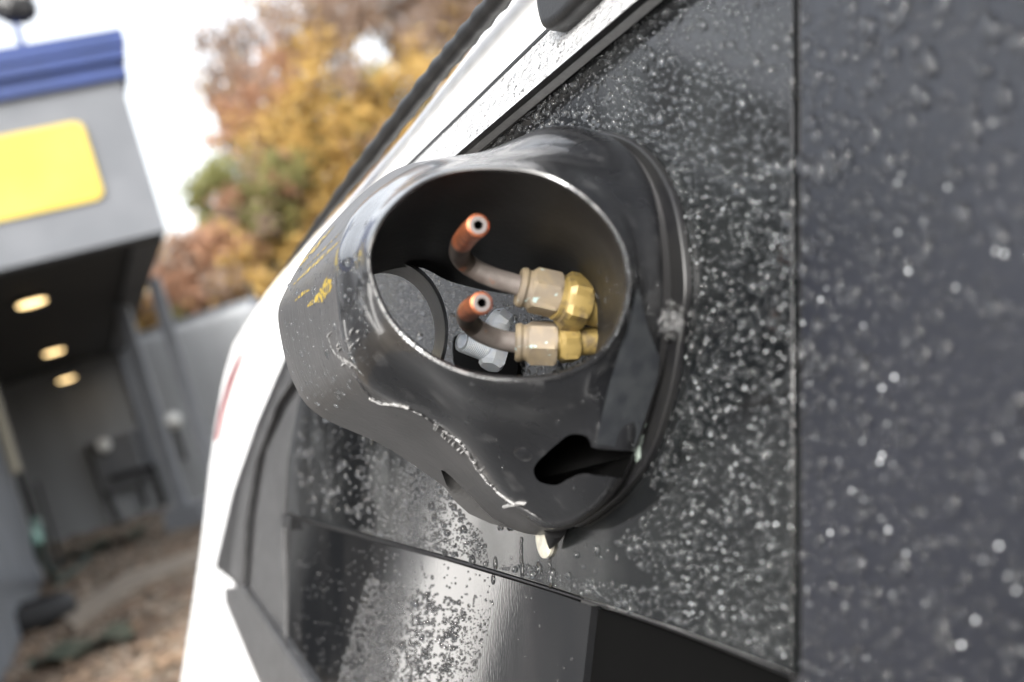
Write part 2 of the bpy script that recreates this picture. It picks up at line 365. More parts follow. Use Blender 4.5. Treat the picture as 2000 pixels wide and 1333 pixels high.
Geo().turned(wpt(203, 870, .35), wpt(203, 870, .5), [(0, .13, 0), (.6, .13, 0), (1, .08, 0)], 20).make('meter_dial', M['globe'], eb)
Geo().tube([wpt(172, 868, .2), wpt(200, 950, .2), wpt(232, 1020, .2)], .07, 8).make('cable', M['black'], eb)
Geo().tube([wpt(215, 935, .4), wpt(300, 912, .4)], .05, 8).make('bracket_rail', M['black'], eb)
Geo().tube([wpt(252, 870, .3), wpt(285, 985, .3)], .045, 8).make('cable', M['black'], eb)
Geo().tube([wpt(298, 905, .3), wpt(325, 985, .3)], .045, 8).make('cable', M['black'], eb)
for px, lab in ((255, 'grey drainpipe on the siding wall right behind the meter box'), (285, 'grey drainpipe on the siding wall nearest the canopy post')):
    a = wpt(px, 760, .1); b2 = Vector((a.x, a.y, 0)); o = Geo().tube([b2 + UZ * .1, b2 + UZ * 3.1], .07, 10).make('drainpipe', M['post'], None, origin=b2); tag(o, lab, 'drainpipe', 'drainpipes on the siding wall')
p = wpt(338, 822, .35); gl = thing('globe_lamp', 'round white globe lamp on a short black stem against the siding', 'lamp', tuple(p))
g = Geo(); g.turned(p - UZ * .16, p + UZ * .16, [(0, .04, 0), (.15, .12, 0), (.5, .165, 0), (.85, .12, 0), (1, .03, 0)], 20); g.make('globe', M['globe'], gl, smooth=True)
Geo().tube([p - UZ * .16, p - UZ * .75], .045, 8).make('stem', M['black'], gl)
# bits on the ground
def rect_on(px, py, w, l, ang, z0, th, material, name, label, cat):
    g0 = gp(px, py); a = Vector((math.cos(ang), math.sin(ang), 0)); b = Vector((-math.sin(ang), math.cos(ang), 0)); c = Vector((g0.x, g0.y, z0))
    g = Geo(); n = 9
    rows = [[c + a * (w * (i / n - .5)) + b * (l * (j / 4 - .5)) + UZ * (th * (.6 + .5 * math.sin(i * 1.3 + j))) for i in range(n + 1)] for j in range(5)]
    low = [[p - UZ * th * .5 for p in r] for r in rows]
    for j in range(4):
        for i in range(n):
            g.add([rows[j][i], rows[j][i + 1], rows[j + 1][i + 1], rows[j + 1][i]], [(0, 1, 2, 3)]); g.add([low[j][i], low[j][i + 1], low[j + 1][i + 1], low[j + 1][i]], [(3, 2, 1, 0)])
    o = g.make(name, material, None, origin=c); return tag(o, label, cat)
rect_on(165, 1285, .62, .5, .35, .05, .06, M['green_mat'], 'rubber_mat', 'worn dark green mat lying on the gravel below the tyre', 'mat')
rect_on(215, 1072, 1.0, .7, .1, .05, .1, M['green_mat'], 'tarp', 'crumpled teal green tarp on the gravel in front of the siding wall', 'tarp')
g0 = gp(63, 1235); t0 = Vector((g0.x, g0.y, .12)); g = Geo()
rings = []
for k in range(28):
    a = 2 * math.pi * k / 28; rad = Vector((math.cos(a), math.sin(a), 0)); rings.append([t0 + rad * (.30 + .09 * math.cos(b)) + UZ * .11 * math.sin(b) for b in [2 * math.pi * q / 12 for q in range(12)]])
rings.append(rings[0]); g.loft(rings); o = g.make('tyre', M['tyre'], None, origin=t0, smooth=True); tag(o, 'black tyre lying flat on the gravel beside the smooth grey wall', 'tyre')
hp = [gp(70, 1020, .9), gp(75, 1060, .8), gp(85, 1100, .5), gp(110, 1120, .05), gp(130, 1090, .04), gp(170, 1085, .04), gp(150, 1110, .04), gp(110, 1140, .04)]
o = Geo().tube(crom(hp, 6), .035, 8).make('garden_hose', M['teal'], None, origin=hp[3]); tag(o, 'dark green hose trailing from the wall corner onto the gravel', 'hose')
g0 = gp(105, 1120); br = Vector((g0.x - .1, g0.y + .3, 0)); g = Geo()
g.tube([br, br + UZ * 1.1, br + UZ * 1.1 - Vector((.35, 0, 0)), br - Vector((.35, 0, -.2))], .035, 8); g.tube([br + Vector((.12, 0, 0)), br + Vector((.12, 0, 1.15))], .03, 8)
tag(g.make('pipe_stand', M['black'], None, origin=br), 'black bent pipe stand at the foot of the wall corner', 'pipe stand')

# ------------------------------------------------------------ trees
def tree(base, h, blobs, trunk_r, label, nleaf, seed, ls=.10):
    rs = random.Random(seed); t = thing('autumn_tree', label, 'tree', tuple(base), 'autumn trees behind the wall')
    g = Geo(); top = base + UZ * h * .55
    g.tube([base, base + UZ * h * .25 + Vector((.1, 0, 0)), top], [trunk_r, trunk_r * .8, trunk_r * .45], 10)
    for (c, r, mi, dens) in blobs:
        s = base + UZ * h * rs.uniform(.25, .5); mid = s.lerp(c, .5) + Vector((rs.uniform(-.3, .3), 0, .3))
        g.tube(crom([s, mid, c], 4), [trunk_r * .35 * (1 - k / 10) for k in range(9)], 6)
        for k in range(7):
            e = c + Vector((rs.gauss(0, 1), rs.gauss(0, 1), rs.gauss(0, 1))).normalized() * r * rs.uniform(.8, 1.15)
            q = mid.lerp(c, rs.random()); g.tube([q, q.lerp(e, .5) + UZ * rs.uniform(-.2, .2), e], [.03, .02, .008], 5)
    g.make('trunk', M['bark'], t)
    v, f, fmi = [], [], []
    tot = sum(b[1] ** 2.4 * b[3] for b in blobs)
    for (c, r, mi, dens) in blobs:
        n = int(nleaf * r ** 2.4 * dens / tot); ncl = max(8, int(r * 26)); cls = []
        for _ in range(ncl):
            d = Vector((rs.gauss(0, 1), rs.gauss(0, 1), rs.gauss(0, 1))).normalized() * r * rs.random() ** .45
            cls.append((c + d, rs.uniform(.14, .34) * (r ** .5), rs.choices((mi, 3, (mi + 1) % 3), (7, 2, 1))[0]))
        for _ in range(n):
            cc, cr_, cm = rs.choice(cls); p = cc + Vector((rs.gauss(0, 1), rs.gauss(0, 1), rs.gauss(0, 1) * .8)) * cr_ * .88
            s = ls * rs.uniform(.6, 1.3); a = Vector((rs.gauss(0, 1), rs.gauss(0, 1), rs.gauss(0, 1))).normalized(); b = a.orthogonal().normalized()
            k = len(v); v += [p - a * s, p + b * s * .6, p + a * s, p - b * s * .6]; f.append((k, k + 1, k + 2, k + 3)); fmi.append(cm)
    make('crown', v, f, None, t, mats=LEAF, fm=fmi, kind='stuff'); return t
def blob(px, py, d, rpx, mi, dens=1.): return (W(px, py, d), rpx * d / FPX, mi, dens)
T = 30
b1 = [blob(620, 60, 30, 90, 3), blob(720, 10, 31, 110, 3), blob(850, 60, 32, 130, 3, .8), blob(560, 150, 30, 100, 0), blob(680, 190, 29.5, 130, 1), blob(800, 200, 30, 130, 1, .9),
      blob(600, 300, 30, 125, 1), blob(720, 340, 30, 140, 1), blob(560, 420, 29, 115, 1), blob(660, 470, 30, 130, 1), blob(520, 240, 30.5, 85, 0), blob(465, 90, 31, 60, 3, .6), blob(430, 60, 31, 40, 3, .5),
      blob(440, 190, 31, 55, 3, .7), blob(900, 0, 33, 120, 3, .8), blob(560, 560, 30, 110, 1), blob(500, 500, 30, 90, 1), blob(950, -60, 33, 130, 3), blob(620, -40, 31, 90, 3, .7), blob(520, 20, 31, 55, 3, .5), blob(395, 70, 31, 38, 3, .5), blob(400, 160, 31, 36, 3, .45), blob(455, 250, 30.5, 60, 0, .6), blob(480, 150, 31, 60, 3, .6)]
tree(Vector((-4.6, 31, 0)), 13, b1, .3, 'largest autumn tree, golden with rusty brown thin top, above the siding wall', 50000, 3, .08)
b2 = [blob(430, 385, 28, 62, 2, 1.2), blob(500, 400, 28, 70, 2), blob(540, 340, 28.5, 60, 2, .8)]
tree(Vector((-5.6, 28.2, 0)), 7, b2, .14, 'small green tree in front of the golden one', 7000, 5, .08)
b3 = [blob(385, 520, 27, 75, 0, 1.2), blob(350, 570, 27, 60, 0), blob(450, 540, 27, 85, 0), blob(300, 640, 27, 70, 1), blob(420, 600, 27, 90, 0), blob(500, 590, 27, 80, 1)]
tree(Vector((-6.6, 27, 0)), 5.5, b3, .14, 'low rusty red bushy tree just above the siding wall by the canopy', 14000, 9, .09)

# ------------------------------------------------------------ car side
car = thing('car', 'white car seen close along its wet black rear side window and panels', 'car', tuple(P(1300, 1333, 0)))
# white body: pillar and roof band and rear corner
wb = [(1900, -1020), (1100, -150), (975, 8), (900, 110), (800, 240), (690, 370), (640, 425), (572, 500), (521, 563), (485, 617), (455, 665), (440, 715), (432, 748), (419, 830), (408, 910), (391, 1067), (372, 1200), (352, 1333), (330, 1600), (1700, 3600), (2600, 3600), (2600, -1020)]
plate('body_side', wb, -.012, .30, M['white_paint'], car, bevel=.008)
# black roof gutter strip along outer edge
rs_ = [P(x, y, .0) for x, y in ((560, 520), (650, 400), (740, 285), (830, 170), (905, 80), (985, -15), (1080, -125))]
Geo().tube(crom(rs_, 8), [(.006 + .001 * (k % 3 == 0)) * min(1, .25 + k / 18) for k in range(49)], 10).make('roof_seal', M['black_rubber'], car, smooth=True)
# red tail lamp sliver
plate('tail_light', [(470, 690), (458, 712), (444, 745), (429, 800), (419, 860), (422, 862), (434, 805), (450, 752), (464, 712)], -.0095, .004, M['red_lens'], car)
# frame strips down the left end of the window
plate('window_channel', [(705, 430), (560, 690), (500, 830), (455, 960), (420, 1108), (452, 1132), (600, 1365), (900, 1800), (1300, 1700), (900, 430)], -.010, .004, M['black_rubber'], car)
plate('side_moulding', [(590, 690), (560, 720), (500, 860), (470, 960), (448, 1120), (470, 1150), (478, 1030), (500, 900), (540, 790), (600, 700)], -.003, .006, M['gray_trim'], car, bevel=.0015)
plate('side_moulding', [(600, 735), (560, 800), (520, 880), (500, 1000), (490, 1150), (557, 1262), (552, 1030), (562, 900), (590, 780)], -.004, .005, M['gray_trim'], car, bevel=.001)
plate('sill_moulding', [(438, 1150), (470, 1145), (600, 1333), (720, 1520), (640, 1560), (505, 1335), (440, 1180)], .004, .012, M['gray_trim'], car, bevel=.003)
# panels
plate('window_glass', [(600, 700), (745, 450), (935, 278), (1273, -3), (1546, -240), (1549, 1316), (1320, 1228), (1080, 1148), (872, 1086), (700, 1040), (562, 1003), (566, 880)], 0, .006, M['glass_panel'], car, bevel=.0005, label='black glossy upper panel beaded with rain')
plate('lower_panel', [(566, 1012), (700, 1050), (872, 1096), (1080, 1158), (1155, 1184), (1120, 1500), (1060, 1700), (740, 1700), (562, 1300)], -.0025, .005, M['lower_panel'], car, label='mirror dark lower panel with rain streaks')
plate('opening_shade_plate', [(1158, 1188), (1245, 1212), (1548, 1326), (1548, 1800), (1110, 1800)], -.006, .004, M['recess_shade'], car, label='black plate standing in for shade in the opening under the upper panel')
plate('right_panel', [(1561, -700), (2600, -700), (2600, 2600), (1568, 2600)], .0006, .006, M['right_panel'], car, bevel=.0005, label='dark blue grey satin panel beyond the upright seam')
plate('seam_seal', [(1543, -700), (1566, -700), (1572, 2600), (1545, 2600)], -.003, .006, M['black_rubber'], car)
# top rail: dark groove + pale wet rail with a sky-facing chamfer
def rail(name, a0, a1, b0, b1, ha, hb, material, th=.006, **k):   # strip between outer line a and inner line b, tilted
    n = 40; g = Geo(); r1, r2, r3, r4 = [], [], [], []
    for i in range(n + 1):
        s = i / n; pa = P(a0[0] + (a1[0] - a0[0]) * s, a0[1] + (a1[1] - a0[1]) * s, ha); pb_ = P(b0[0] + (b1[0] - b0[0]) * s, b0[1] + (b1[1] - b0[1]) * s, hb)
        r1.append(pa); r2.append(pb_); r3.append(pb_ - NN * th); r4.append(pa - NN * th)
    g.loft([[r1[i], r2[i], r3[i], r4[i]] for i in range(n + 1)], True, True, True); return g.make(name, material, car, **k)
rail('groove', (905, 310), (1300, -5 - 20), (935, 300), (1330, -20 - 20), .004, .001, M['dark_trim'], .006)
TR = ((780, 345), (1180, -42), (868, 322), (1290, -40))
rail('top_rail', *TR, .001, .012, M['wet_trim'], .010, label='pale rail beaded with rain along the window top')
rail('rail_edge', (870, 321), (1292, -40), (896, 318), (1316, -38), .0118, .002, M['dark_trim'], .004)
rail('roof_joint', (770, 345), (1171, -45), (778, 345), (1178, -45), -.001, -.001, M['black_rubber'], .006)
# roof rack foot
ft = [(1043, 0), (1046, 30), (1058, 58), (1085, 45), (1110, 20), (1135, -5), (1180, -70), (1130, -110), (1075, -70), (1050, -30)]
plate('rack_foot', ft, .016, .028, M['black_rubber'], car, sm=4, bevel=.005)
# vertical faint crease of the left panel + stepped ledge lip
Geo().tube(crom([P(560, 1006, -.001), P(700, 1046, .0), P(872, 1091, .0), P(1080, 1153, .0), P(1320, 1232, 0), P(1549, 1322, 0)], 8), .0005, 8).make('ledge_lip', M['dark_trim'], car)
plate('corner_block', [(550, 1004), (568, 1009), (566, 1036), (550, 1030)], .003, .006, M['black_rubber'], car)

# ------------------------------------------------------------ pipe cover
Bc = [(727, 520, 1.00), (745, 445, 1.0), (800, 382, .99), (865, 347, .98), (950, 335, .97), (1050, 345, .955), (1130, 385, .945), (1195, 455, .935), (1222, 540, .93), (1210, 620, .935), (1170, 685, .945), (1110, 722, .955), (1030, 736, .965), (930, 728, .975), (840, 690, .985), (765, 620, .995)]
cx, cy = 975, 535
def off(c, k): return [(x + (x - cx) / math.hypot(x - cx, y - cy) * k, y + (y - cy) / math.hypot(x - cx, y - cy) * k, d) for x, y, d in c]
Cc = off(Bc, 11)
Dc = [(655, 545, 1.10), (672, 455, 1.13), (722, 383, 1.17), (828, 318, 1.18), (950, 294, 1.18), (1078, 247, 1.15), (1190, 266, 1.07), (1264, 345, 1.02), (1292, 480, .975), (1292, 650, .97), (1262, 790, .99), (1196, 955, 1.02), (1085, 1034, 1.12), (990, 978, 1.13), (880, 850, 1.12), (700, 735, 1.10)]
Ecl = [(545, 640, 1.30), (562, 560, 1.30), (640, 446, 1.30), (775, 330, 1.28), (940, 305, 1.26)]
E = [Q(*p) for p in Ecl] + [P(1085, 262, .002), P(1205, 282, .002), P(1277, 350, .002), P(1310, 480, .002), P(1310, 650, .002), P(1275, 800, .002), P(1206, 960, .002), P(1090, 1040, .002)] + [Q(975, 1022, 1.26), Q(765, 880, 1.28), Q(600, 792, 1.30)]
I = [Q(690, 600, 1.2), Q(700, 560, 1.2), Q(735, 535, 1.2), Q(815, 522, 1.2), Q(885, 552, 1.2), Q(1000, 575, 1.2), P(1105, 560, .004), P(1155, 580, .004), P(1168, 650, .004), P(1155, 710, .004), P(1120, 745, .004), Q(1050, 765, 1.18), Q(960, 775, 1.2), Q(900, 770, 1.2), Q(810, 740, 1.2), Q(730, 680, 1.2)]
NS = 10
Br = [Q(*p) for p in Bc]; Cr = [Q(*p) for p in Cc]; Dr = [Q(*p) for p in Dc]
cs = lambda a: crom(a, NS, True)
Br_, Cr_, Dr_, E_, I_ = cs(Br), cs(Cr), cs(Dr), cs(E), cs(I)
toward = (C0 - Q(975, 535, 1)).normalized()
n = len(Br_); Bf = [Br_[i].lerp(Cr_[i], .35) + toward * .0016 for i in range(n)]; Cf = [Br_[i].lerp(Cr_[i], .75) + toward * .0016 for i in range(n)]
def midr(f, back):
    out = []
    for i in range(n):
        p = Cr_[i].lerp(Dr_[i], f); d = (Dr_[i] - Cr_[i]); r_ = (p - C0); vd = r_.normalized()
        out.append(p + vd * (d.dot(vd)) * back)
    return out
rings = [I_, [I_[i].lerp(Br_[i], .5) + (I_[i].lerp(Br_[i], .5) - Q(975, 600, 1.08)) * .06 for i in range(n)], [Br_[i] - toward * .0015 for i in range(n)], Br_, Bf, Cf, Cr_,
         midr(.08, -.02), midr(.2, .06), midr(.36, .09), midr(.55, .04), midr(.75, -.03), midr(.9, -.05), midr(.975, -.03), Dr_]
nD = len(rings) - 1
Din = [Dr_[i] + (E_[i] - Dr_[i]).normalized() * .0012 for i in range(n)]
rings += [Din, [Dr_[i].lerp(E_[i], .35) for i in range(n)], [Dr_[i].lerp(E_[i], .7) for i in range(n)], [Dr_[i].lerp(E_[i], .985) for i in range(n)], E_]
g = Geo(); g.loft(rings + [[E_[i].lerp(I_[i], .02) for i in range(n)], [E_[i].lerp(I_[i], .5) for i in range(n)], I_])
cov_loc = P(1250, 640, 0)
cover = thing('pipe_cover', 'scuffed black plastic pipe cover with a large oval mouth fixed on the wet panel', 'pipe cover', tuple(cov_loc))
def cutters():
    slot = [(1042, 920), (1053, 899), (1086, 869), (1113, 849), (1144, 852), (1154, 866), (1163, 876), (1250, 884), (1250, 900), (1230, 933), (1174, 930), (1137, 926), (1110, 936), (1086, 948), (1053, 941)]
    a = [Q(x, y, .88) for x, y in slot]; b = [Q(x, y, min(1.122, (P(x, y, .006) - C0).y / D0)) for x, y in slot]
    a = crom(a, 4, True); b = crom(b, 4, True); c1_ = Geo(); c1_.prism(a, [b[i] - a[i] for i in range(len(a))])
    nt_ = [(861, 918), (869, 921), (880, 930), (900, 950), (922, 971), (942, 994), (962, 1012), (1000, 1034), (960, 1020), (920, 1001), (892, 976), (872, 948)]
    a = [Q(x, y, 1.0) for x, y in nt_]; b = [Q(x, y, 1.33) for x, y in nt_]
    c2_ = Geo(); c2_.prism(a, [b[i] - a[i] for i in range(len(a))])
    return c1_, c2_
from collections import Counter
v = g.v; nf = len(g.f)
me = bpy.data.meshes.new('shell'); bm = bmesh.new()
bv = [bm.verts.new(p - cov_loc) for p in v]; bm.verts.ensure_lookup_table()
for fi, f in enumerate(g.f):
    fc = bm.faces.new([bv[i] for i in f]); ri = fi // n; fc.material_index = 1 if ri >= nD and ri <= nD + 4 else (4 if ri < 2 else 0)
bmesh.ops.remove_doubles(bm, verts=bm.verts, dist=1e-6); bmesh.ops.recalc_face_normals(bm, faces=bm.faces); bm.to_mesh(me); bm.free()
shell = bpy.data.objects.new('shell', me); COL.objects.link(shell); shell.parent = cover; me.materials.append(M['shell']); me.materials.append(M['cut_face']); me.materials.append(M['recess_shade']); me.materials.append(M['dark_trim']); me.materials.append(M['inner'])
cos = []
for ci, cg in enumerate(cutters()):
    c_ = cg.make('cutter', M['shell'], cover, mats=[M['shell'], M['cut_face'], M['recess_shade'], M['dark_trim']], fm=[2 + ci] * len(cg.f)); cos.append(c_)
    md = shell.modifiers.new('cut', 'BOOLEAN'); md.operation = 'DIFFERENCE'; md.object = c_; md.solver = 'EXACT'
bpy.context.view_layer.update()
dg = bpy.context.evaluated_depsgraph_get(); nm = bpy.data.meshes.new_from_object(shell.evaluated_get(dg)); shell.modifiers.clear(); shell.data = nm
for c_ in cos: bpy.data.objects.remove(c_)
nm.shade_smooth(); nm.set_sharp_from_angle(angle=R(38))
BV = BVHTree.FromPolygons([tuple(q.co + cov_loc) for q in nm.vertices], [tuple(p.vertices) for p in nm.polygons])
def H(px, py, up=0.):                                        # point on the cover
    r = ray(px, py).normalized(); loc, nor, idx, dd = BV.ray_cast(C0, r)
    if loc is None: return None, None
    if nor.dot(r) > 0: nor = -nor
    return loc + nor * up, nor
def band(name, pts, material, parent, r=.0008, up=.0003, seg=7, jit=0., **k):      # thin raised ribbon following the cover surface
    q = []
    for x, y in pts:
        p, nn = H(x + random.uniform(-jit, jit), y + random.uniform(-jit, jit), up)
        if p is not None: q.append(p)
    rr_ = [r * (.9 + .35 * math.sin(i * .9) * random.random()) if i not in (0, len(q) - 1) else r * .15 for i in range(len(q))]
    return Geo().tube(q, rr_, seg).make(name, material, parent, smooth=True, **k)
def dens(pts, n_):
    return [(p.x, p.y) for p in crom([Vector((x, y, 0)) for x, y in pts], n_)]
band('torn_edge', dens([(690, 728), (722, 772), (760, 792), (815, 806), (868, 842), (895, 860), (915, 885), (932, 915), (960, 948), (990, 978), (1020, 992), (1060, 1016)], 14), M['cut_face'], cover, .0005, jit=.6)
band('torn_edge', dens([(722, 776), (745, 788), (775, 790), (800, 798)], 8), M['burr'], cover, .0008, jit=.8)
band('torn_edge', dens([(868, 842), (895, 860), (915, 885), (932, 915), (960, 948), (990, 975), (1012, 988)], 8), M['burr'], cover, .0006, jit=1.)
band('torn_edge', dens([(984, 988), (1004, 985), (1028, 982)], 5), M['burr'], cover, .0009, jit=2)
for pts_, w0 in (([(868, 842), (900, 866), (925, 905), (960, 948), (1008, 985)], .0016), ([(735, 776), (770, 790), (800, 800)], .0018), ([(640, 650), (655, 690), (690, 712), (712, 735)], .0022)):
    a, b2, q = [], [], []
    for x, y in dens(pts_, 12):
        p, nn = H(x, y, .00025)
        if p is not None: q.append((p, nn))
    for i, (p, nn) in enumerate(q):
        t_ = (q[min(i + 1, len(q) - 1)][0] - q[max(0, i - 1)][0]).normalized(); s_ = t_.cross(nn).normalized(); e_ = math.sin(math.pi * (i + .5) / len(q))
        a.append(p + s_ * w0 * e_ * random.uniform(.2, 1.3)); b2.append(p - s_ * w0 * e_ * random.uniform(.1, .6))
    Geo().loft([a, b2], False).make('pale_scrape', M['scrape'], cover)
for k in range(26):                                          # little shreds
    s = random.random(); x, y = (835 + s * 110, 826 + s * 100) if k < 16 else (640 + random.random() * 60, 650 + random.random() * 70)
    p, q = H(x, y, .0002); p2, q2 = H(x + random.uniform(2, 9), y - random.uniform(4, 14), .0004)
    if p and p2 and (p - p2).length < .02: Geo().tube([p, p.lerp(p2, .5) + q * .0005, p2], [.0004, .0004, .0001], 5).make('plastic_shred', M['burr'], cover)
# yellow sign reflection painted as ribbons on the flat side
for pts, wd in (([(585, 520), (620, 480), (655, 440)], .0042), ([(618, 590), (632, 572), (648, 548)], .0036), ([(570, 560), (600, 530), (635, 498), (665, 470)], .0016), ([(600, 600), (625, 575), (640, 540)], .0014), ([(610, 590), (640, 570), (650, 555)], .001), ([(590, 530), (630, 490), (668, 452)], .0006), ([(575, 590), (590, 575), (606, 566)], .0008)):
    q = []
    for x, y in dens(pts, 8):
        p, nn = H(x, y, .00012)
        if p is not None: q.append((p, nn))
    if len(q) > 2:
        a, b2 = [], []
        for i, (p, nn) in enumerate(q):
            t_ = (q[min(i + 1, len(q) - 1)][0] - q[max(0, i - 1)][0]).normalized(); s_ = t_.cross(nn).normalized(); ww = wd * math.sin(math.pi * (i + .5) / len(q)) * random.uniform(.7, 1.3)
            a.append(p + s_ * ww); b2.append(p - s_ * ww)
        Geo().loft([a, b2], False).make('painted_reflection', M['sign_reflection'], cover)
# lighter flange plate
pl = [(1246, 560), (1256, 600), (1268, 650), (1288, 700), (1284, 740), (1262, 810), (1240, 876), (1200, 872), (1166, 868), (1176, 810), (1190, 750), (1206, 700), (1224, 640), (1236, 600)]
q = [];
for (x, y) in pl:
    p, nn = H(x, y, .0)
    if p is None: p = P(x, y, .008)
    q.append(p)
cn = Vector(); 
for p in q: cn += p
cn /= len(q); vn = (C0 - cn).normalized(); 
dd = np.array([[1, a_[0] / 1000, a_[1] / 1000] for a_ in pl]); co_ = np.linalg.lstsq(dd, np.array([(p - C0).y for p in q]), rcond=None)[0]
q = [C0 + ray(*a_) * float(dd[i] @ co_ - .0015) for i, a_ in enumerate(pl)]; cn = sum(q, Vector()) / len(q)
top_ = [p + vn * .0018 for p in q]; bot_ = [p - vn * .001 for p in q]; ctr = cn + vn * .0025
g2 = Geo(); g2.loft([bot_, top_], True); g2.add(top_ + [ctr], [(i, (i + 1) % len(q), len(q)) for i in range(len(q))]); g2.make('flange_plate', M['plate'], cover, smooth=True)
# gasket on the panel
gk = [(1130, 262), (1200, 262), (1262, 300), (1306, 370), (1328, 460), (1337, 560), (1328, 640), (1314, 740), (1290, 830), (1262, 900), (1225, 950), (1190, 985), (1120, 1030), (1090, 1000), (1150, 900), (1180, 700), (1190, 500), (1150, 350)]
plate('gasket', gk, .0035, .0030, M['dark_trim'], cover, sm=4, bevel=.0012)
# round bore in the back wall (crescent seen through the mouth)
g2 = Geo(); A1, A2, A3, A4 = [], [], [], []
for k in range(48):
    a = 2 * math.pi * k / 48; c_, s_ = math.cos(a), math.sin(a)
    A1.append(Q(757 + 112 * c_, 648 + 138 * s_, 1.19)); A2.append(Q(748 + 101 * c_, 652 + 118 * s_, 1.29))
    A3.append(Q(757 + 119 * c_, 648 + 146 * s_, 1.20)); A4.append(Q(748 + 110 * c_, 652 + 128 * s_, 1.295))
g2.loft([A1, A2, A4, A3, A1]); g2.make('bore_wall', M['cut_face'], cover, smooth=True)
a_ = [(861, 914), (884, 926), (922, 962), (962, 1004), (1002, 1034), (958, 1023), (916, 1004), (888, 979), (868, 951)]
Geo().prism([Q(x, y, 1.285) for x, y in a_], Vector((0, .012, 0))).make('notch_wall', M['dark_trim'], cover)
# small round dimple on the face
p, nn = H(1022, 888, 0.0)
if p: Geo().turned(p - nn * .001, p + nn * .0006, [(0, .004, 0), (.7, .004, 0), (1, .0032, 0)], 24, up=Vector((1, 0, .3))).make('plug', M['shell'], cover, smooth=True)
# sealant lump between flange and panel
sg = Geo()
for (x, y, r_) in ((1262, 860, .004), (1270, 830, .0035), (1256, 885, .0045), (1275, 800, .0028), (1282, 770, .002)):
    c_ = P(x, y, .001); sg.add([c_ + Vector((v_.x * r_, v_.y * r_, v_.z * r_ * 1.6)) for v_ in icov], icof)
sg.make('sealant', M['sealant'], cover, smooth=True, sharp=180)

# ------------------------------------------------------------ copper pipes
def pipe(path, label, loc, nut, hexa, bend):
    t = thing('copper_pipe', label, 'pipe', tuple(loc), 'cut copper pipes inside the cover mouth')
    pts = crom([Q(*p) for p in path], 10); rr_ = .0045
    k = int(len(pts) * bend)
    ks = int(k * .66)
    Geo().tube(pts[:ks + 1], rr_, 28).make('tube', M['pipe'], t, smooth=True)
    Geo().tube(pts[ks:k + 1], rr_ * 1.003, 28, False).make('scorched_bend', M['scorch'], t, smooth=True)
    e, d_ = pts[-1], (pts[-1] - pts[-3]).normalized()
    Geo().tube(pts[k:-1] + [e - d_ * .0006], [rr_ * 1.005] * (len(pts) - k - 1) + [rr_], 28, False).make('copper_end', M['copper'], t, smooth=True)
    g = Geo(); a = d_.orthogonal().normalized(); b = d_.cross(a); rg_ = []
    for (r2, o_) in ((rr_ * 1.0, -.0007), (rr_ * .78, .0), (rr_ * .42, .0), (rr_ * .38, -.001), (rr_ * .38, -.012)):
        rg_.append([e + d_ * o_ + (a * math.cos(2 * math.pi * q / 28) + b * math.sin(2 * math.pi * q / 28)) * r2 for q in range(28)])
    # outer copper ring, pale inner face, dark bore
    g = Geo(); g.loft(rg_[:2]); g.make('rim', M['copper'], t, smooth=True)
    g = Geo(); g.loft([rg_[1], rg_[2]]); g.make('end_face', M['pipe_face'], t)
    g = Geo(); g.loft(rg_[2:], capb=True); g.make('bore', M['recess_shade'], t, smooth=True)
    p0, p1, r0, rot = nut; p0, p1 = Q(*p0), Q(*p1)
    Geo().turned(p0, p1, [(0, r0 * .55, 0), (.0, r0 * .82, 0), (.05, r0 * .9, 0), (.13, r0 * .92, 0), (.2, r0 * .84, 0), (.27, r0 * .86, 0), (.33, r0 * .96, .5), (.38, r0, 1), (.93, r0, 1), (1, r0 * .94, .4), (1, r0 * .5, 0)], 72, rot=rot, up=Vector((0, 0, 1))).make('flare_nut', M['nut'], t, smooth=True, sharp=22)
    p0, p1, r0, rot = hexa; p0, p1 = Q(*p0), Q(*p1)
    Geo().turned(p0, p1, [(-.12, r0 * .5, 0), (-.10, r0 * .78, 0), (.02, r0 * .8, 0), (.06, r0 * .88, .2), (.2, r0, 1), (.62, r0, 1), (.72, r0 * .93, .3), (.74, r0 * .7, 0), (1.6, r0 * .7, 0)], 72, rot=rot, up=Vector((0, 0, 1))).make('hex_fitting', M['brass'], t, smooth=True, sharp=22)
    return t
pipe([(1060, 575, 1.10), (1010, 557, 1.10), (965, 543, 1.10), (925, 525, 1.10), (900, 502, 1.085), (900, 480, 1.055), (915, 458, 1.02), (934, 440, .985)],
     'upper copper pipe, bent toward the viewer above the other one', P(1160, 600, 0), ((1012, 560, 1.10), (1092, 578, 1.105), .0096, .30), ((1092, 584, 1.105), (1160, 600, 1.115), .0121, .12), .76)
pipe([(1060, 672, 1.12), (1010, 670, 1.12), (970, 662, 1.12), (936, 647, 1.11), (914, 626, 1.095), (913, 611, 1.07), (925, 600, 1.04), (941, 592, 1.01)],
     'lower copper pipe with the dark bend, above the white plastic tee', P(1140, 690, 0), ((1006, 669, 1.12), (1088, 672, 1.12), .0094, .75), ((1086, 670, 1.12), (1142, 667, 1.125), .0090, .4), .74)
